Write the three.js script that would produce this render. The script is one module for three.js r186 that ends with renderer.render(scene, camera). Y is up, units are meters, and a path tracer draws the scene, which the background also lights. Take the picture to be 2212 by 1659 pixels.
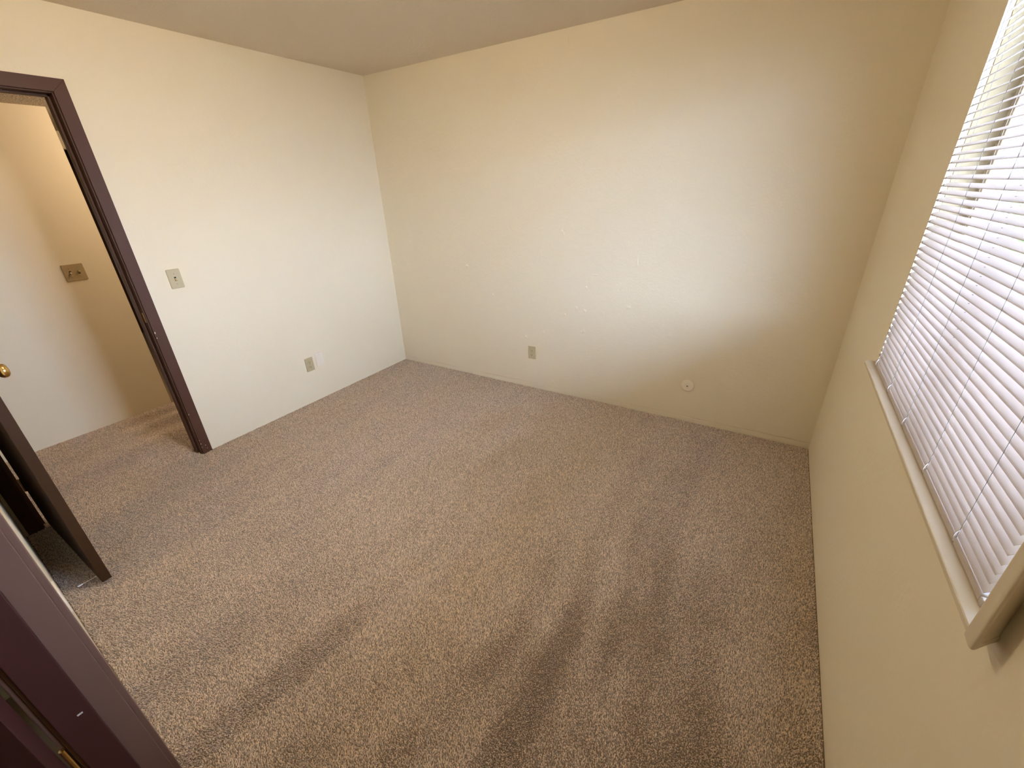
import * as THREE from 'three';
import { mergeGeometries, toCreasedNormals } from 'three/addons/utils/BufferGeometryUtils.js';
import { RoundedBoxGeometry } from 'three/addons/geometries/RoundedBoxGeometry.js';
import { ImprovedNoise } from 'three/addons/math/ImprovedNoise.js';

// ---------------------------------------------------------------- camera, sky, exposure
const scene = new THREE.Scene();
const camera = new THREE.PerspectiveCamera(85.134, 2212 / 1659, 0.008, 120);
camera.position.set(3.1219, 1.5818, 2.9006);
camera.up.set(-0.192938, 0.905118, -0.378862);
camera.lookAt(3.1219 - 0.480974, 1.5818 - 0.423787, 2.9006 - 0.767508);

const renderer = new THREE.WebGLRenderer({ antialias: true });
renderer.toneMapping = THREE.LinearToneMapping;
renderer.toneMappingExposure = 41;
renderer.shadowMap.enabled = true;
renderer.shadowMap.type = THREE.PCFSoftShadowMap;

{ // a bright, lightly clouded sky, the same all round, a little paler towards the horizon
  const w = 64, h = 32, d = new Float32Array(w * h * 4);
  for (let y = 0; y < h; y++) for (let x = 0; x < w; x++) {
    const e = Math.max(0, ((y + 0.5) / h - 0.5) * 2), k = Math.sqrt(e), i = (y * w + x) * 4;
    d[i] = 0.78 - 0.22 * k; d[i + 1] = 0.95 - 0.18 * k; d[i + 2] = 1.28 - 0.06 * k; d[i + 3] = 1;
  }
  const t = new THREE.DataTexture(d, w, h, THREE.RGBAFormat, THREE.FloatType);
  t.mapping = THREE.EquirectangularReflectionMapping; t.magFilter = THREE.LinearFilter; t.needsUpdate = true;
  scene.background = t;
}
const HALL_LAMP = { color: 0xffe4c6, intensity: 0.046, glow: 0.03 };
const FILL_LAMP = { color: 0xffe9c4, intensity: 0.080, glow: 0.025 };

// ---------------------------------------------------------------- helpers
const rng = (s) => () => { s |= 0; s = (s + 0x6d2b79f5) | 0; let t = Math.imul(s ^ (s >>> 15), 1 | s); t = (t + Math.imul(t ^ (t >>> 7), 61 | t)) ^ t; return ((t ^ (t >>> 14)) >>> 0) / 4294967296; };
const noise = new ImprovedNoise();
const used = new Map();
const numbered = (n) => { const k = used.get(n) ?? 0; used.set(n, k + 1); return k ? n + '_' + String(k).padStart(3, '0') : n; };
const R = THREE.MathUtils.degToRad;
function mesh(name, geo, mat, parent, label) {
  const m = new THREE.Mesh(geo, mat); m.name = numbered(name); m.castShadow = m.receiveShadow = true;
  if (label) m.userData.label = label;
  (parent ?? scene).add(m); return m;
}
function struct(name, geo, mat, label) { const m = mesh(name, geo, mat); m.userData.kind = 'structure'; if (label) m.userData.label = label; return m; }
function group(name, ud) { const g = new THREE.Group(); g.name = numbered(name); g.userData = ud; scene.add(g); return g; }
// a box from its two corners, uv in metres
function box(x0, y0, z0, x1, y1, z1) {
  const g = new THREE.BoxGeometry(x1 - x0, y1 - y0, z1 - z0).translate((x0 + x1) / 2, (y0 + y1) / 2, (z0 + z1) / 2);
  const p = g.attributes.position, n = g.attributes.normal, uv = g.attributes.uv;
  for (let i = 0; i < p.count; i++) {
    if (Math.abs(n.getX(i)) > 0.5) uv.setXY(i, p.getZ(i), p.getY(i));
    else if (Math.abs(n.getY(i)) > 0.5) uv.setXY(i, p.getX(i), p.getZ(i));
    else uv.setXY(i, p.getX(i), p.getY(i));
  }
  return g;
}
function rbox(x0, y0, z0, x1, y1, z1, r = 0.002, s = 2) { return new RoundedBoxGeometry(x1 - x0, y1 - y0, z1 - z0, s, r).translate((x0 + x1) / 2, (y0 + y1) / 2, (z0 + z1) / 2); }
const poly = (pts) => new THREE.Shape(pts.map(([x, y]) => new THREE.Vector2(x, y)));
const rectPath = (x0, y0, x1, y1) => new THREE.Path([[x0, y0], [x1, y0], [x1, y1], [x0, y1]].map(([x, y]) => new THREE.Vector2(x, y)));
// outlines in (z, y), pushed from x = x1 back to x = x0
const alongX = (shape, x0, x1, bevel = 0) => new THREE.ExtrudeGeometry(shape, { depth: x1 - x0 - 2 * bevel, bevelEnabled: bevel > 0, bevelSize: bevel, bevelThickness: bevel, bevelOffset: -bevel, bevelSegments: 2, curveSegments: 10 }).rotateY(-Math.PI / 2).translate(x1 - bevel, 0, 0);
const alongZ = (shape, z0, z1, bevel = 0) => new THREE.ExtrudeGeometry(shape, { depth: z1 - z0 - 2 * bevel, bevelEnabled: bevel > 0, bevelSize: bevel, bevelThickness: bevel, bevelOffset: -bevel, bevelSegments: 2, curveSegments: 10 }).translate(0, 0, z0 + bevel);
function roundRect(w, h, r) {
  const s = new THREE.Shape(), x = -w / 2, y = -h / 2;
  s.moveTo(x + r, y); s.lineTo(x + w - r, y); s.absarc(x + w - r, y + r, r, -Math.PI / 2, 0); s.lineTo(x + w, y + h - r); s.absarc(x + w - r, y + h - r, r, 0, Math.PI / 2);
  s.lineTo(x + r, y + h); s.absarc(x + r, y + h - r, r, Math.PI / 2, Math.PI); s.lineTo(x, y + r); s.absarc(x + r, y + r, r, Math.PI, 1.5 * Math.PI);
  return s;
}

// ---------------------------------------------------------------- textures
function texture(w, h, f, srgb) {
  const d = new Uint8Array(w * h * 4);
  for (let y = 0; y < h; y++) for (let x = 0; x < w; x++) {
    const v = f(x, y), i = (y * w + x) * 4, c = Array.isArray(v) ? v : [v, v, v];
    for (let k = 0; k < 3; k++) d[i + k] = Math.max(0, Math.min(255, Math.round(c[k] * 255)));
    d[i + 3] = 255;
  }
  const t = new THREE.DataTexture(d, w, h); t.magFilter = THREE.LinearFilter; t.minFilter = THREE.LinearFilter;
  t.wrapS = t.wrapT = THREE.RepeatWrapping; if (srgb) t.colorSpace = THREE.SRGBColorSpace; t.needsUpdate = true; return t;
}
function tiled(n, seed) { // a grid of random numbers that repeats, read with smooth steps
  const r = rng(seed), a = Float32Array.from({ length: n * n }, r), s = (t) => t * t * (3 - 2 * t);
  return (u, v) => { const x = u * n, y = v * n, i = Math.floor(x), j = Math.floor(y), p = s(x - i), q = s(y - j), at = (k, l) => a[(((l % n) + n) % n) * n + (((k % n) + n) % n)];
    return (at(i, j) * (1 - p) + at(i + 1, j) * p) * (1 - q) + (at(i, j + 1) * (1 - p) + at(i + 1, j + 1) * p) * q; };
}
const peelA = tiled(96, 11), peelB = tiled(40, 12), peelC = tiled(180, 13);
const orangePeel = texture(512, 512, (x, y) => 0.5 * peelA(x / 512, y / 512) + 0.35 * peelB(x / 512, y / 512) + 0.15 * peelC(x / 512, y / 512));
orangePeel.repeat.set(1 / 0.8, 1 / 0.8);
const popcornBump = texture(512, 512, (x, y) => { const a = peelA(x / 512, y / 512), c = peelC(x / 512, y / 512); return Math.pow(a, 2) * 0.6 + c * c * 0.4; });
popcornBump.repeat.set(1 / 0.7, 1 / 0.7);
// the back wall: fine roller texture, filled nail holes and drips, and the patched line just above the carpet
const BW = 3.66, BH = 2.46;
const lumps = [[1.798, 2.385, 0.008, 0.022, 1], [0.183, 1.406, 0.005, 0.018, 1], [0.9, 0.997, 0.012, 0.010, 1], [1.776, 1.289, 0.006, 0.014, 0.9], [1.79, 1.272, 0.004, 0.008, 0.8],
  [1.89, 1.182, 0.012, 0.02, 0.4], [2.333, 1.114, 0.003, 0.03, 0.6], [2.035, 0.999, 0.03, 0.004, 0.35], [1.976, 0.905, 0.005, 0.005, 0.9], [1.534, 0.762, 0.008, 0.012, 0.6], [1.149, 0.775, 0.006, 0.012, 0.8],
  [1.459, 0.449, 0.009, 0.013, 1], [1.905, 0.745, 0.007, 0.010, 1], [1.972, 0.728, 0.009, 0.010, 0.9], [1.81, 0.68, 0.007, 0.007, 1], [1.968, 0.568, 0.014, 0.014, 0.7], [1.95, 0.56, 0.005, 0.006, 1],
  [1.625, 0.512, 0.007, 0.012, 0.8], [2.301, 0.788, 0.014, 0.012, 0.6], [1.716, 0.087, 0.006, 0.008, 0.9], [1.581, 0.406, 0.004, 0.004, -0.8], [2.6, 0.62, 0.02, 0.012, 0.3], [2.96, 0.75, 0.012, 0.02, 0.3], [3.05, 0.52, 0.02, 0.03, 0.25]];
const backBump = texture(2048, 1376, (px, py) => {
  const x = (px / 2048) * BW, y = (py / 1376) * BH; let v = 0.30 + 0.05 * peelA(x / 0.8, y / 0.8) + 0.04 * peelB(x / 0.8, y / 0.8) + 0.05 * noise.noise(x * 4, y * 4, 7.3);
  for (const [a, b, rx, ry, s] of lumps) { const d = ((x - a) / rx) ** 2 + ((y - b) / ry) ** 2; if (d < 6) v += 0.40 * s * Math.exp(-d * 1.2); }
  const line = 0.034 + 0.010 * noise.noise(x * 2.3, 3.1, 0) + 0.006 * noise.noise(x * 9, 5.7, 0);
  if (y < line) v += 0.07 + 0.09 * noise.noise(x * 30, y * 60, 2);
  const crack = Math.abs(y - line); if (crack < 0.004 && noise.noise(x * 3, 8.8, 0) > -0.25) v -= 0.28 * (1 - crack / 0.004);
  return v;
});
backBump.repeat.set(1 / BW, 1 / BH);

// ---------------------------------------------------------------- materials
const std = (o) => new THREE.MeshStandardMaterial(o);
const lin = (r, g, b) => new THREE.Color().setRGB(r, g, b);
const wallColor = lin(0.85, 0.762, 0.575);
const M = {
  wall: std({ color: wallColor, roughness: 0.62, bumpMap: orangePeel, bumpScale: 0.0006 }),
  wallHall: std({ color: wallColor, roughness: 0.7, bumpMap: orangePeel, bumpScale: 0.00025 }),
  wallBack: std({ color: wallColor, roughness: 0.62, bumpMap: backBump, bumpScale: 0.011 }),
  ceiling: std({ color: lin(0.80, 0.70, 0.56), roughness: 0.9, bumpMap: orangePeel, bumpScale: 0.002 }),
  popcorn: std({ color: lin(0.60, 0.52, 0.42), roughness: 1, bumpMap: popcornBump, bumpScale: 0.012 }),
  trimPaint: std({ color: lin(0.66, 0.575, 0.43), roughness: 0.9 }),
  brown: new THREE.MeshPhysicalMaterial({ color: lin(0.088, 0.037, 0.021), roughness: 0.5, specularIntensity: 0.55 }),
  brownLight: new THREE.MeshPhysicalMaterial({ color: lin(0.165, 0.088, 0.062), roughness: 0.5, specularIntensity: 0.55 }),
  doorBrown: new THREE.MeshPhysicalMaterial({ color: lin(0.050, 0.022, 0.008), roughness: 0.5, specularIntensity: 0.5 }),
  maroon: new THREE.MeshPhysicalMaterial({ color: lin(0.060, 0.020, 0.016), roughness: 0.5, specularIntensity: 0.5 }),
  chip: std({ color: lin(0.62, 0.56, 0.5), roughness: 0.8 }),
  almond: std({ color: lin(0.54, 0.46, 0.275), roughness: 0.35 }),
  almondShaded: std({ color: lin(0.44, 0.34, 0.19), roughness: 0.4 }),  // almond with the dimmer hall light put into its colour
  hole: std({ color: lin(0.02, 0.016, 0.01), roughness: 0.8 }),
  white: std({ color: lin(0.80, 0.80, 0.78), roughness: 0.4 }),
  ivory: std({ color: lin(0.88, 0.79, 0.63), roughness: 0.35 }),
  offWhite: std({ color: lin(0.86, 0.78, 0.65), roughness: 0.4 }),
  screw: std({ color: lin(0.45, 0.40, 0.26), roughness: 0.35, metalness: 0.3 }),
  brass: std({ color: lin(0.75, 0.52, 0.20), roughness: 0.22, metalness: 1 }),
  slat: std({ color: lin(0.51, 0.445, 0.40), roughness: 0.4 }),
  cord: std({ color: lin(0.20, 0.185, 0.165), roughness: 0.9 }),
  dimmedJamb: std({ color: lin(0.32, 0.255, 0.145), roughness: 0.7 }),
  frameTan: std({ color: lin(0.42, 0.33, 0.20), roughness: 0.5 }),
  vinyl: std({ color: lin(0.80, 0.80, 0.79), roughness: 0.4 }),
  glass: new THREE.MeshPhysicalMaterial({ color: 0xffffff, roughness: 0, transmission: 1, thickness: 0, ior: 1.5 }),
  carpetBase: std({ color: lin(0.26, 0.19, 0.13), roughness: 1 }),
  pile: std({ color: 0xffffff, roughness: 1, vertexColors: true }),
  swabStick: std({ color: lin(0.75, 0.66, 0.5), roughness: 0.7 }),
  cotton: std({ color: lin(0.93, 0.93, 0.91), roughness: 1 }),
  skyShade: std({ color: lin(0.16, 0.125, 0.09), roughness: 0.9 }),
  concrete: std({ color: lin(0.42, 0.41, 0.39), roughness: 1 }),
  siding: std({ color: lin(0.62, 0.63, 0.64), roughness: 0.9 }),
  roofing: std({ color: lin(0.12, 0.115, 0.11), roughness: 1 }),
  greyPost: std({ color: lin(0.06, 0.066, 0.075), roughness: 0.8 }),
  leaf: std({ color: lin(0.10, 0.16, 0.045), roughness: 0.8, side: THREE.DoubleSide }),
  bark: std({ color: lin(0.06, 0.045, 0.03), roughness: 1 }),
  fillGlass: std({ color: lin(0.85, 0.82, 0.75), roughness: 0.4, emissive: new THREE.Color(FILL_LAMP.color), emissiveIntensity: FILL_LAMP.glow, side: THREE.DoubleSide }),
  bulbGlass: std({ color: lin(0.85, 0.8, 0.7), roughness: 0.4, emissive: new THREE.Color(HALL_LAMP.color), emissiveIntensity: HALL_LAMP.glow }),
};

// ---------------------------------------------------------------- room shell
const W = 3.5403, H = 2.44;
const HX = -1.13, HC = 2.165;                      // hall: face of its far wall, its lower ceiling
const D0 = 1.975, D1 = 2.763, DH = 2.07;           // doorway to the hall in the left wall (z from, z to, head)
const WZ0 = 0.88, WZ1 = 2.115, WY0 = 0.875, WY1 = 2.13; // window opening in the right wall
const FA = 0.0322, FZ = 2.838;                     // the near wall runs slightly out of square
struct('floor', box(-4.2, -0.14, -0.15, 3.70, -0.008, 4.4), M.carpetBase);
struct('ceiling', box(-0.12, H, -0.15, 3.70, H + 0.12, 4.4), M.ceiling);
struct('wall_back', alongZ(poly([[-0.02, -0.1], [W + 0.1, -0.1], [W + 0.1, H], [-0.02, H]]), -0.15, 0), M.wallBack);
{
  const s = poly([[-0.14, -0.1], [D0 - 0.019, -0.1], [D0 - 0.019, DH + 0.019], [D1 + 0.019, DH + 0.019], [D1 + 0.019, -0.1], [4.3, -0.1], [4.3, H], [-0.14, H]]);
  struct('wall_left', alongX(s, -0.115, 0), M.wall);
  const r = poly([[-0.14, -0.1], [4.3, -0.1], [4.3, H + 0.1], [-0.14, H + 0.1]]); r.holes.push(rectPath(WZ0, WY0, WZ1, WY1));
  struct('wall_right', alongX(r, W, W + 0.15), M.wall);
}
const U0 = 1.9, U1 = 3.20;                          // doorway in the near wall, measured along it
const near = (name, kind) => { const g = group(name, { kind }); g.position.set(0, 0, FZ); g.rotation.y = -FA; return g; };
{
  const s = poly([[-0.02, -0.1], [U0 - 0.019, -0.1], [U0 - 0.019, DH + 0.019], [U1 + 0.019, DH + 0.019], [U1 + 0.019, -0.1], [3.56, -0.1], [3.56, H], [-0.02, H]]);
  const m = struct('wall_front', alongZ(s, 0, 0.115), M.wall); m.position.set(0, 0, FZ); m.rotation.y = -FA;
}
struct('wall_closet_left', box(1.0, -0.1, 3.02, 1.08, H, 4.3), M.wall);
struct('wall_closet_back', box(1.0, -0.1, 4.22, 3.6, H, 4.32), M.wall);
// the hall outside the doorway, and the unlit room at its end
struct('wall_hall', box(HX - 0.1, -0.1, 1.70, HX, HC + 0.04, 4.3), M.wallHall);
struct('wall_hall_return', box(-2.52, -0.1, 1.70, HX - 0.1, HC + 0.04, 1.80), M.wall);
struct('wall_hall_end', box(-4.0, -0.1, 0.45, -0.115, HC + 0.04, 0.55), M.wall);
struct('wall_hall_near', box(HX, -0.1, 4.2, -0.115, HC + 0.04, 4.3), M.wall);
struct('ceiling_hall', box(-4.2, HC, 0.40, -0.115, HC + 0.1, 4.4), M.popcorn);
struct('wall_hall_far', alongX(poly([[0.55, 2.03], [1.6, 2.03], [1.6, -0.1], [1.70, -0.1], [1.70, HC + 0.04], [0.55, HC + 0.04]]), -2.50, -2.40), M.wall);
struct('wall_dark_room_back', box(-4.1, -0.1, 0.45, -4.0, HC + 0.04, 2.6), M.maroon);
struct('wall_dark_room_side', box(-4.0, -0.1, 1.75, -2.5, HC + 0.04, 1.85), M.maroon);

// ---------------------------------------------------------------- hall doorway: brown frame and open door
{
  const t = group('trim_1', { kind: 'structure', label: 'dark brown frame of the doorway to the hall' });
  const c = 0.057, r = 0.006, a = D0 - r, b = D1 + r, h = DH + r, e = 0.0015;
  const casing = (x0, x1) => {
    mesh('casing', alongX(poly([[a - c, -0.008], [a, -0.008], [a, h], [a - c, h + c]]), x0, x1, e), M.brown, t);
    mesh('casing', alongX(poly([[b, -0.008], [b + c, -0.008], [b + c, h + c], [b, h]]), x0, x1, e), M.brown, t);
    mesh('head_casing', alongX(poly([[a, h], [b, h], [b + c, h + c], [a - c, h + c]]), x0, x1, e), M.brown, t);
  };
  casing(0, 0.012); casing(-0.127, -0.115);
  mesh('jamb', rbox(-0.116, -0.008, D0 - 0.018, 0.001, DH + 0.018, D0, 0.0015), M.brown, t);
  mesh('jamb', rbox(-0.116, -0.008, D1, 0.001, DH + 0.018, D1 + 0.018, 0.0015), M.brown, t);
  mesh('head_jamb', rbox(-0.116, DH, D0, 0.001, DH + 0.018, D1, 0.0015), M.brown, t);
  mesh('door_stop', rbox(-0.072, -0.008, D0, -0.040, DH, D0 + 0.011, 0.002), M.brown, t);
  mesh('door_stop', rbox(-0.072, -0.008, D1 - 0.011, -0.040, DH, D1, 0.002), M.brown, t);
  mesh('head_stop', rbox(-0.072, DH - 0.011, D0, -0.040, DH, D1, 0.002), M.brown, t);
  const strike = mesh('strike_plate', rbox(-0.034, 0.93, D0 - 0.001, -0.006, 0.99, D0 + 0.0015, 0.0007), M.brass, t);
  const chips = [[0.30, 0.006, 0.004], [0.072, 0.005, 0.004], [0.045, 0.004, 0.003], [0.10, 0.004, 0.003], [0.86, 0.012, 0.004], [0.83, 0.006, 0.003]];
  for (const [y, hh, ww] of chips) mesh('paint_chip', rbox(0.0116, y, a - 0.004 - ww, 0.0124, y + hh, a - 0.003, 0.0003, 1), M.chip, t);
  mesh('paint_chip', rbox(0.0116, 0.05, a - 0.030, 0.0124, 0.055, a - 0.026, 0.0003, 1), M.chip, t);
  mesh('paint_chip', rbox(0.0116, 0.025, a - 0.034, 0.0124, 0.029, a - 0.031, 0.0003, 1), M.chip, t);
}
{ // the leaf stands open at right angles, its edge towards the window
  const d = group('door_1', { kind: 'structure', label: 'dark brown flush door standing open into the room beside the near wall' });
  const z1 = 2.7452, z0 = z1 - 0.035;
  mesh('door_leaf', rbox(0.004, 0.012, z0, 0.774, 2.05, z1, 0.0015), M.doorBrown, d);
  for (const y of [0.235, 1.0, 1.80]) {
    const hinge = mesh('hinge', new THREE.CylinderGeometry(0.0052, 0.0052, 0.078, 14).translate(0.006, y + 0.039, z1 + 0.0035), M.brass, d);
  }
  const knob = (s) => {
    const prof = [[0.0, 0], [0.031, 0], [0.032, 0.003], [0.028, 0.008], [0.014, 0.012], [0.0125, 0.020], [0.014, 0.026], [0.022, 0.032], [0.0265, 0.040], [0.0272, 0.047], [0.0245, 0.054], [0.018, 0.0585], [0.008, 0.0605], [0, 0.061]];
    const g = new THREE.LatheGeometry(prof.map(([r, y]) => new THREE.Vector2(r, y)), 32).rotateX(s * Math.PI / 2).translate(0.714, 1.025, s > 0 ? z1 : z0);
    mesh('door_knob', g, M.brass, d);
  };
  knob(-1);
  mesh('latch_plate', rbox(0.7735, 0.997, z0 + 0.005, 0.7748, 1.053, z1 - 0.005, 0.0006), M.brass, d);
}

// ---------------------------------------------------------------- doorway in the near wall, right beside the camera
{
  const t = near('trim_2', 'structure'); t.userData.label = 'brown door frame in the near wall close to the camera';
  const c = 0.057, r = 0.005, a = U0 - r, b = U1 + r, h = DH + r, e = 0.002;
  const casing = (z0, z1) => {
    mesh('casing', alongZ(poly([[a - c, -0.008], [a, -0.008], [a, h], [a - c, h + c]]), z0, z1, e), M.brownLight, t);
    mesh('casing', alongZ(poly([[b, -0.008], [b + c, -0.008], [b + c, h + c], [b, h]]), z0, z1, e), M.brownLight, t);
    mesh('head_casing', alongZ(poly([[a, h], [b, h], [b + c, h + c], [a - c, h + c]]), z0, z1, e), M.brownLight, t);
  };
  casing(-0.0125, 0); casing(0.115, 0.125);
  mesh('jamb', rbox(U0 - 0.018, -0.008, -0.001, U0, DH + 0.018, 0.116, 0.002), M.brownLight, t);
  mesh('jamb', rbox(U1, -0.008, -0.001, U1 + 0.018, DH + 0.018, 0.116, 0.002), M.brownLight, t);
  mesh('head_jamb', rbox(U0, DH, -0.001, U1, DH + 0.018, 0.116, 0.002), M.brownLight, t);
  mesh('door_stop', rbox(U0, -0.008, 0.046, U0 + 0.011, DH, 0.109, 0.003), M.maroon, t);
  mesh('door_stop', rbox(U1 - 0.011, -0.008, 0.046, U1, DH, 0.109, 0.003), M.maroon, t);
  mesh('head_stop', rbox(U0, DH - 0.011, 0.046, U1, DH, 0.109, 0.003), M.maroon, t);
  mesh('paint_chip', rbox(U0 + 0.0108, 0.475, 0.062, U0 + 0.0114, 0.480, 0.072, 0.0002, 1), M.chip, t);
  const d = near('door_2', 'structure'); d.userData.label = 'dark maroon door swung away into the unlit closet';
  const leaf = new THREE.Group(); leaf.name = numbered('door_panel'); leaf.position.set(U0, 0, 0.130); leaf.rotation.y = R(-120); d.add(leaf);
  mesh('door_leaf', rbox(0.002, 0.012, -0.035, 0.755, 2.05, 0, 0.002), M.maroon, leaf);
  for (const y of [0.32, 1.05, 1.80]) mesh('hinge', new THREE.CylinderGeometry(0.006, 0.006, 0.089, 14).translate(U0 + 0.002, y + 0.0445, 0.1225), M.brass, d);
}

// ---------------------------------------------------------------- window, sill and blind
{
  const w = group('window_1', { kind: 'structure', label: 'white sliding window in the right wall behind the blind' });
  const x0 = 3.628, x1 = 3.680, f = 0.048, y0 = 0.915;
  const s = poly([[WZ0, y0], [WZ1, y0], [WZ1, WY1], [WZ0, WY1]]); s.holes.push(rectPath(WZ0 + f, y0 + f, WZ1 - f, WY1 - f));
  mesh('window_frame', alongX(s, x0, x1, 0.002), M.frameTan, w);
  mesh('meeting_stile', rbox(x0 + 0.01, y0 + f, 1.475, x1 - 0.01, WY1 - f, 1.52, 0.003), M.vinyl, w);
  mesh('pane', box(3.650, y0 + f - 0.005, WZ0 + f - 0.005, 3.654, WY1 - f + 0.005, 1.48), M.glass, w);
  mesh('pane', box(3.662, y0 + f - 0.005, 1.515, 3.666, WY1 - f + 0.005, WZ1 - f + 0.005), M.glass, w);
  mesh('dimmed_jamb_strip', rbox(3.557, y0, WZ0 - 0.001, x0 + 0.001, WY1, WZ0 + 0.003, 0.001, 1), M.dimmedJamb, w);  // added strip, darker than the wall paint to tone down daylight on the jamb
  // the sill: a painted board with a rounded horn past the opening, seen from above as (x, z)
  const p = new THREE.Shape(), q = 0.018;
  p.moveTo(x1 - 0.01, -WZ0 - 0.001); p.lineTo(W + 0.0005, -WZ0 - 0.001); p.lineTo(W + 0.0005, -(WZ0 - 0.028)); p.lineTo(3.504 + q, -(WZ0 - 0.028));
  p.absarc(3.504 + q, -(WZ0 - 0.028) - q, q, Math.PI / 2, Math.PI); p.lineTo(3.504, -2.174); p.quadraticCurveTo(3.504, -2.183, 3.509, -2.178); p.lineTo(W + 0.0005, -2.148); p.lineTo(W + 0.0005, -WZ1 + 0.001); p.lineTo(x1 - 0.01, -WZ1 + 0.001);
  const sill = new THREE.ExtrudeGeometry(p, { depth: 0.013 - 0.006, bevelEnabled: true, bevelSize: 0.003, bevelThickness: 0.003, bevelOffset: -0.003, bevelSegments: 3, curveSegments: 10 }).rotateX(-Math.PI / 2).translate(0, 0.915 - 0.010, 0);
  mesh('window_sill', sill, M.trimPaint, w);
  const sc = new THREE.Shape(); // seen from above as (x, z): a moulded strip whose outer face slopes back to the wall
  sc.moveTo(W, -2.112); sc.lineTo(3.510, -2.140); sc.quadraticCurveTo(3.503, -2.146, 3.5025, -2.154); sc.lineTo(3.5015, -2.172); sc.quadraticCurveTo(3.501, -2.184, 3.509, -2.178); sc.lineTo(W, -2.145);
  mesh('side_casing', new THREE.ExtrudeGeometry(sc, { depth: WY1 + 0.03 - 0.90, bevelEnabled: false, curveSegments: 8 }).rotateX(-Math.PI / 2).translate(0, 0.90, 0), M.trimPaint, w, 'thick rounded casing strip along the near side of the window');
}
{
  const b = group('window_blind', { label: 'white horizontal slat blind with tilted slats hanging in the bright window', category: 'blind' });
  const cx = 3.5425, z0 = 0.896, z1 = 2.079, tilt = R(27), n = 8, hw = 0.0125, sag = 0.0030, th = 0.0005;
  const top = [], bot = [];
  for (let i = 0; i <= n; i++) { const s = (i / n) * 2 - 1, u = s * hw, v = sag * (1 - s * s) - sag / 2; top.push([u, v + th / 2]); bot.unshift([u, v - th / 2]); }
  const shape = poly([...top, ...bot]);
  const slatGeo = toCreasedNormals(new THREE.ExtrudeGeometry(shape, { depth: z1 - z0, bevelEnabled: false }), 0.6).translate(0, 0, z0);
  const holeGeo = new RoundedBoxGeometry(0.0022, 0.0006, 0.0065, 1, 0.0003).translate(0.003, sag / 2 + 0.0001, 0);
  const r = rng(5), pitch = 0.02163, y0 = 0.9410, count = 53;
  for (let i = 0; i < count; i++) {
    const s = mesh('slat', slatGeo, M.slat, b);
    for (const z of [1.470, 1.970]) mesh('cord_hole', holeGeo, M.cord, s).position.z = z; s.position.set(cx + 0.004 * (i / count), y0 + i * pitch, 0); s.rotation.z = tilt + (r() - 0.5) * R(2.2);
  }
  mesh('bottom_rail', rbox(cx - 0.0125, 0.9155, z0 - 0.002, cx + 0.0125, 0.9325, z1 + 0.002, 0.003), M.slat, b);
  mesh('head_rail', rbox(cx - 0.014, 2.094, z0 - 0.008, cx + 0.014, 2.122, z1 + 0.008, 0.002), M.slat, b);
  for (const z of [0.937, 1.189, 1.436, 1.687, 1.934]) {
    for (const [x, lx] of [[cx - 0.0118, 0.004], [cx + 0.0118, 0.004]]) {
      const a = new THREE.Vector3(x, 0.930, z), c = new THREE.Vector3(x + lx, 2.096, z);
      mesh('ladder_cord', new THREE.TubeGeometry(new THREE.LineCurve3(a, c), 1, 0.0006, 5), M.cord, b);
    }
    const loop = new THREE.CatmullRomCurve3([[cx - 0.0125, 0.950, z], [cx - 0.0165, 0.943, z + 0.002], [cx - 0.0175, 0.932, z + 0.003], [cx - 0.0155, 0.923, z + 0.002], [cx - 0.011, 0.919, z]].map((v) => new THREE.Vector3(...v)));
    mesh('cord_clip', new THREE.TubeGeometry(loop, 12, 0.0012, 6), M.slat, b);
  }
  mesh('hold_down_bracket', rbox(cx - 0.013, 0.9155, z1 + 0.003, cx + 0.012, 0.930, z1 + 0.016, 0.002), M.slat, b);
}

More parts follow.
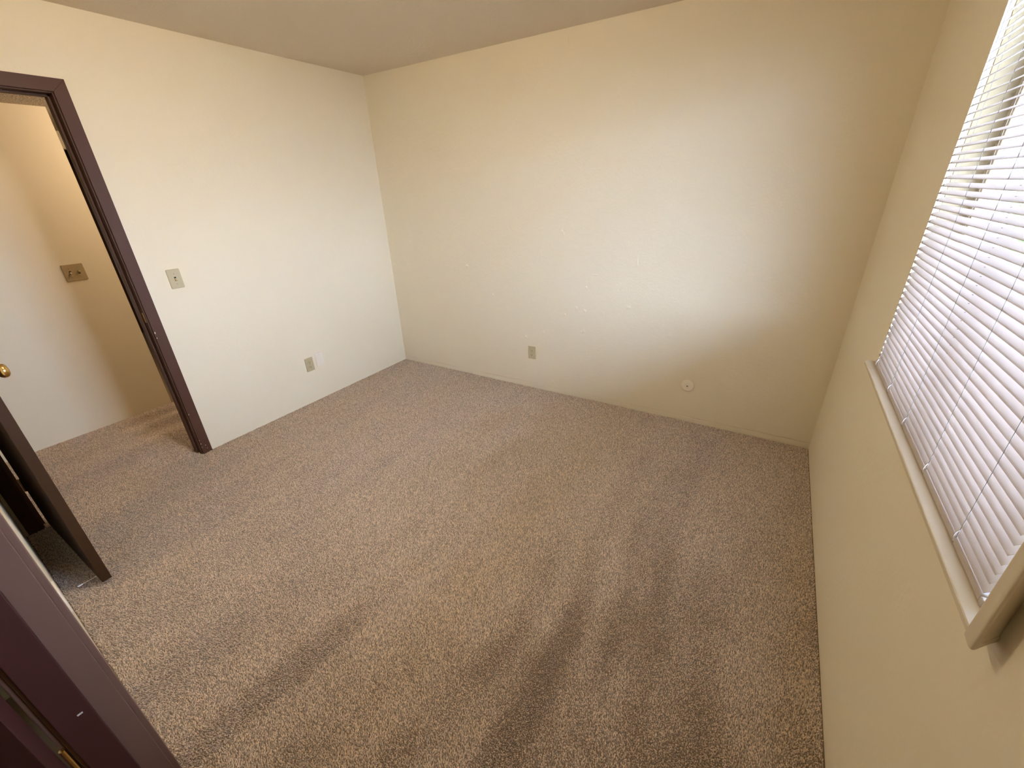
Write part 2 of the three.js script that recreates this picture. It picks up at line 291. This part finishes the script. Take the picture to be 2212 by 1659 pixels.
// ---------------------------------------------------------------- plates on the walls (built facing +z, then turned)
const plateShape = (w, h) => new THREE.ExtrudeGeometry(roundRect(w - 0.006, h - 0.006, 0.003), { depth: 0.0015, bevelEnabled: true, bevelSize: 0.003, bevelThickness: 0.0042, bevelSegments: 3, curveSegments: 4 }).translate(0, 0, 0);
const screwGeo = () => { const g = new THREE.CylinderGeometry(0.0034, 0.0036, 0.0014, 16).rotateX(Math.PI / 2); return g; };
function screws(g, pts, mat) { for (const [x, y] of pts) { const s = mesh('screw', screwGeo(), mat ?? M.screw, g); s.position.set(x, y, 0.0060); mesh('screw_slot', new THREE.BoxGeometry(0.0052, 0.0009, 0.0004).translate(x, y, 0.0067), M.hole, g); } }
function place(g, x, y, z, face) { g.position.set(x, y, z); g.rotation.y = face; }
function outlet(label, x, y, z, face) {
  const g = group('wall_outlet', { label, category: 'outlet' });
  mesh('cover_plate', plateShape(0.071, 0.114), M.almond, g);
  for (const s of [1, -1]) {
    const oval = new THREE.Shape(); oval.absarc(0, 0, 0.0172, R(-52), R(52)); oval.absarc(0, 0, 0.0172, R(128), R(232)); oval.closePath();
    const f = mesh('receptacle', new THREE.ExtrudeGeometry(oval, { depth: 0.0018, bevelEnabled: true, bevelSize: 0.0006, bevelThickness: 0.0006, bevelSegments: 2 }).translate(0, s * 0.0195, 0.0052), M.almond, g);
    mesh('slot', new THREE.BoxGeometry(0.0026, 0.0088, 0.0006).translate(-0.0064, s * 0.0195 + 0.003, 0.0077), M.hole, f);
    mesh('slot', new THREE.BoxGeometry(0.0026, 0.0072, 0.0006).translate(0.0064, s * 0.0195 + 0.003, 0.0077), M.hole, f);
    mesh('ground_hole', new THREE.CylinderGeometry(0.0030, 0.0030, 0.0006, 14).rotateX(Math.PI / 2).translate(0, s * 0.0195 - 0.0078, 0.0077), M.hole, f);
    const ring = new THREE.TorusGeometry(0.0178, 0.0005, 5, 28).translate(0, s * 0.0195, 0.0060);
    mesh('receptacle_seam', ring, M.screw, f);
  }
  screws(g, [[0, 0]]);
  place(g, x, y, z, face); return g;
}
function toggle(g, x, up, mat) {
  mesh('toggle_slot', new THREE.BoxGeometry(0.0105, 0.0245, 0.0006).translate(x, 0, 0.0060), M.hole, g);
  const lever = new THREE.ExtrudeGeometry(poly([[0, -0.0055], [0.0165, -0.0032], [0.0165, 0.0032], [0, 0.0055]]), { depth: 0.0070, bevelEnabled: true, bevelSize: 0.0008, bevelThickness: 0.0008, bevelSegments: 2 }).translate(0, 0, -0.0035).rotateY(-Math.PI / 2);
  const m = mesh('toggle', lever, mat, g); m.position.set(x, up * 0.001, 0.0050); m.rotation.x = -up * R(26);
}
const RIGHT = Math.PI / 2;                          // facing +x
{
  const g = group('light_switch', { label: 'almond single toggle light switch on the bedroom wall right of the doorway', category: 'light switch' });
  mesh('cover_plate', plateShape(0.071, 0.114), M.almond, g); toggle(g, 0, -1, M.almond); screws(g, [[0, 0.030], [0, -0.030]]);
  place(g, 0, 1.150, 1.7575, RIGHT);
}
{
  const g = group('light_switch', { label: 'almond double toggle light switch on the hall wall seen through the doorway', category: 'light switch' });
  mesh('cover_plate', plateShape(0.117, 0.114), M.almondShaded, g);
  toggle(g, -0.023, -1, M.almond); toggle(g, 0.023, 1, M.almond); screws(g, [[-0.023, 0.030], [-0.023, -0.030], [0.023, 0.030], [0.023, -0.030]]);
  place(g, HX, 1.1455, 1.925, RIGHT);
}
outlet('almond duplex outlet on the left wall next to a white blank plate', 0, 0.322, 1.0535, RIGHT);
outlet('almond duplex outlet alone on the long back wall', 1.5165, 0.320, 0, 0);
{
  const g = group('blank_plate', { label: 'white blank cover plate beside the outlet near the far corner', category: 'wall plate' });
  mesh('cover_plate', plateShape(0.071, 0.114), M.offWhite, g); screws(g, [[0, 0.042], [0, -0.042]], M.offWhite);
  place(g, 0, 0.3355, 0.957, RIGHT);
}
{
  const g = group('blank_plate', { label: 'small cream cover plate seen edge-on low on the near wall beyond the brown closet frame', category: 'wall plate' });
  mesh('cover_plate', plateShape(0.071, 0.114), M.ivory, g); screws(g, [[0, 0.042], [0, -0.042]], M.ivory);
  place(g, 1.18, 0.32, FZ + Math.tan(FA) * 1.18, Math.PI - FA);
}
{
  const g = group('round_wall_plate', { label: 'round cream wall plate with a dark centre hole low on the back wall', category: 'wall plate' });
  const pr = [[0.0042, 0.0120], [0.0085, 0.0130], [0.0135, 0.0126], [0.0150, 0.0110], [0.0168, 0.0122], [0.029, 0.0116], [0.0355, 0.0104], [0.0395, 0.0084], [0.0424, 0.0052], [0.0434, 0.0026], [0.0434, 0.0]];
  mesh('disc', new THREE.LatheGeometry(pr.map(([a, b]) => new THREE.Vector2(a, b)).reverse(), 48).rotateX(Math.PI / 2), M.ivory, g);
  mesh('centre_hole', new THREE.CylinderGeometry(0.0052, 0.0052, 0.006, 18).rotateX(Math.PI / 2).translate(0, 0, 0.0082), M.hole, g);
  place(g, 2.764, 0.279, 0, 0);
}
{
  const g = group('cotton_swab', { label: 'white cotton swab lying on the carpet under the open brown door', category: 'cotton swab' });
  const stick = mesh('stick', new THREE.CylinderGeometry(0.0014, 0.0014, 0.068, 8).rotateX(Math.PI / 2), M.swabStick, g);
  for (const s of [1, -1]) mesh('cotton_tip', new THREE.LatheGeometry([[0, -0.0100], [0.0020, -0.0095], [0.0034, -0.006], [0.0037, 0.001], [0.0030, 0.007], [0.0014, 0.0100]].map(([a, b]) => new THREE.Vector2(a, b)), 14).rotateX(s * -Math.PI / 2).translate(0, 0, s * 0.030), M.cotton, g);
  g.position.set(0.699, 0.0105, 2.773);
}

// ---------------------------------------------------------------- carpet pile: one tuft after another, leaning with the vacuum strokes
{
  const r = rng(77), step = 0.0039, pos = [], nor = [], col = [], idx = [];
  const frontZ = (x) => FZ + Math.tan(FA) * x - 0.003;
  const inside = (x, z) => {
    if (x > 0.003 && x < W - 0.004) return z > 0.003 && z < frontZ(x) || (x > U0 + 0.003 && x < U1 - 0.003 && z < FZ + 0.03);
    if (x <= 0.003 && x > -0.118) return z > D0 + 0.003 && z < D1 - 0.003;
    return x <= -0.118 && x > HX + 0.003 && z > 1.50 && z < 3.0;
  };
  const P = new Float32Array(900000 * 12), N = new Float32Array(900000 * 12), C = new Float32Array(900000 * 12), I = new Uint32Array(900000 * 9); let n = 0;
  for (let gx = HX; gx < W; gx += step) for (let gz = 0; gz < 3.15; gz += step) {
    const x = gx + (r() - 0.5) * step * 1.1, z = gz + (r() - 0.5) * step * 1.1; const r1 = r(), r2 = r(), r3 = r(), r4 = r(), r5 = r();
    if (!inside(x, z) || n >= 900000) continue;
    const wob = 0.10 * noise.noise(z * 0.9, x * 0.6, 1.5), stroke = noise.noise((x + wob) * 7.5, z * 0.6, 3.7), cloud = noise.noise(x * 3.1, z * 2.6, 9.1), fine = noise.noise(x * 11, z * 8, 4.2);
    const nap = 0.85 * Math.exp(-(((x - 2.05) / 0.5) ** 2 + ((z - 1.15) / 0.9) ** 2)) - 0.08 + 0.75 * Math.max(-0.45, Math.min(0.45, stroke * 1.3)) * 0.7 + 0.40 * cloud + 0.25 * fine;
    const lz = -1.05 * nap, lx = -0.55 * nap + 0.15 * fine;
    const h = 0.0068 + 0.0036 * r1, a0 = r2 * 6.2832, rad = 0.0024 + 0.0008 * r3;
    const tx = x + h * (lx + (r4 - 0.5) * 0.6), tz = z + h * (lz + (r5 - 0.5) * 0.6), tone = 0.52 + 1.04 * r() , warm = r();
    const cr = tone * (0.70 - 0.03 * warm), cg = tone * (0.575 - 0.015 * warm), cb = tone * (0.435 + 0.04 * warm);
    const o = n * 12;
    for (let k = 0; k < 3; k++) {
      const a = a0 + k * 2.0944, ca = Math.cos(a), sa = Math.sin(a);
      P[o + k * 3] = x + rad * ca; P[o + k * 3 + 1] = -0.009; P[o + k * 3 + 2] = z + rad * sa;
      N[o + k * 3] = ca * 0.9; N[o + k * 3 + 1] = 0.43; N[o + k * 3 + 2] = sa * 0.9;
    }
    P[o + 9] = tx; P[o + 10] = -0.009 + h; P[o + 11] = tz;
    const lm = Math.hypot(tx - x, h, tz - z); N[o + 9] = (tx - x) / lm; N[o + 10] = h / lm; N[o + 11] = (tz - z) / lm;
    for (let k = 0; k < 4; k++) { C[o + k * 3] = cr; C[o + k * 3 + 1] = cg; C[o + k * 3 + 2] = cb; }
    const v = n * 4; I.set([v + 1, v, v + 3, v + 2, v + 1, v + 3, v, v + 2, v + 3], n * 9); n++;
  }
  const g = new THREE.BufferGeometry();
  g.setAttribute('position', new THREE.BufferAttribute(P.slice(0, n * 12), 3)); g.setAttribute('normal', new THREE.BufferAttribute(N.slice(0, n * 12), 3)); g.setAttribute('color', new THREE.BufferAttribute(C.slice(0, n * 12), 3));
  g.setIndex(new THREE.BufferAttribute(I.slice(0, n * 9), 1));
  const m = mesh('carpet_pile', g, M.pile); m.userData = { kind: 'stuff', label: 'brown and beige flecked cut pile carpet with vacuum strokes', category: 'carpet' };
  console.log('tufts', n);
}

// ---------------------------------------------------------------- added bedroom fill lamp, out of view, a wide frosted dish
{
  const g = group('unseen_ceiling_light', { label: 'added fill light out of view, a wide frosted dish on the bedroom ceiling', category: 'ceiling light' });
  mesh('lamp_base', new THREE.CylinderGeometry(0.15, 0.16, 0.03, 40).translate(0, -0.015, 0), M.vinyl, g);
  mesh('lamp_shade', new THREE.LatheGeometry([[0.001, -0.115], [0.06, -0.112], [0.11, -0.098], [0.145, -0.075], [0.162, -0.045], [0.165, -0.028]].map(([a, b]) => new THREE.Vector2(a, b)), 48), M.fillGlass, g);
  const l = new THREE.PointLight(FILL_LAMP.color, FILL_LAMP.intensity, 0, 2); l.name = 'bedroom_fill_light'; l.position.set(0, -0.07, 0); l.castShadow = true; l.shadow.radius = 4; g.add(l);
  g.position.set(1.62, H, 1.95);
}

// ---------------------------------------------------------------- hall lamp (round the corner, lights the hall wall)
{
  const g = group('unseen_ceiling_light', { label: 'small round frosted ceiling light in the hall beyond the doorway', category: 'ceiling light' });
  mesh('lamp_base', new THREE.CylinderGeometry(0.11, 0.115, 0.02, 32).translate(0, -0.01, 0), M.vinyl, g);
  mesh('lamp_shade', new THREE.SphereGeometry(0.10, 32, 16, 0, Math.PI * 2, Math.PI / 2, Math.PI / 2).scale(1, 0.75, 1).translate(0, -0.02, 0), M.bulbGlass, g);
  const l = new THREE.PointLight(HALL_LAMP.color, HALL_LAMP.intensity, 0, 2); l.name = 'hall_lamp_light'; l.position.set(0, -0.05, 0); l.castShadow = true; l.shadow.radius = 3; g.add(l);
  g.position.set(-0.62, HC, 1.15);
}

// ---------------------------------------------------------------- outside the window
struct('ground', box(W + 0.15, -0.35, -30, 30, -0.15, 20), M.concrete);
struct('added_sky_shade', box(W + 0.15, 2.50, -4.0, 5.70, 2.62, 7.0), M.skyShade);  // added unseen slab, keeps the high sky from over-lighting the slats
{
  const g = group('neighbour_building', { label: 'pale white building far off outside the window', category: 'building' });
  mesh('wall', box(4.2, -0.2, -12.0, 6.62, 4.2, -10.0), M.siding, g);
  mesh('roof', rbox(4.0, 4.2, -12.2, 6.8, 4.35, -9.8, 0.01), M.roofing, g);
  mesh('downpipe', rbox(6.44, -0.2, -10.0, 6.52, 4.2, -9.93, 0.01), M.greyPost, g);
}
{
  const g = group('yard_post', { label: 'dark grey post between the pale building and the tree outside', category: 'post' });
  mesh('post_shaft', rbox(5.93, -0.2, -7.15, 6.03, 2.7, -7.05, 0.008), M.greyPost, g);
  mesh('post_cap', rbox(5.90, 2.7, -7.18, 6.06, 2.76, -7.02, 0.01), M.greyPost, g);
}
{
  const g = group('leafy_tree', { label: 'green leafy tree outside the window beyond the grey post', category: 'tree' }), r = rng(21), gs = [];
  const leaf = new THREE.ShapeGeometry(new THREE.Shape([[0, 0], [0.03, 0.05], [0.022, 0.11], [0, 0.15], [-0.022, 0.11], [-0.03, 0.05]].map(([x, y]) => new THREE.Vector2(x, y))));
  for (let i = 0; i < 2600; i++) {
    const a = r() * 6.283, b = Math.acos(2 * r() - 1), q = Math.cbrt(r()) * 0.95, m = new THREE.Matrix4().compose(new THREE.Vector3(Math.sin(b) * Math.cos(a) * q, 1.35 + Math.cos(b) * q * 1.5, Math.sin(b) * Math.sin(a) * q), new THREE.Quaternion().setFromEuler(new THREE.Euler(r() * 6, r() * 6, r() * 6)), new THREE.Vector3(1, 1, 1));
    gs.push(leaf.clone().applyMatrix4(m));
  }
  const f = mesh('foliage', mergeGeometries(gs), M.leaf, g); f.userData.kind = 'stuff';
  mesh('trunk', new THREE.CylinderGeometry(0.05, 0.09, 1.5, 12).translate(0, 0.60, 0), M.bark, g);
  g.position.set(7.15, -0.05, -8.0);
}

renderer.render(scene, camera);
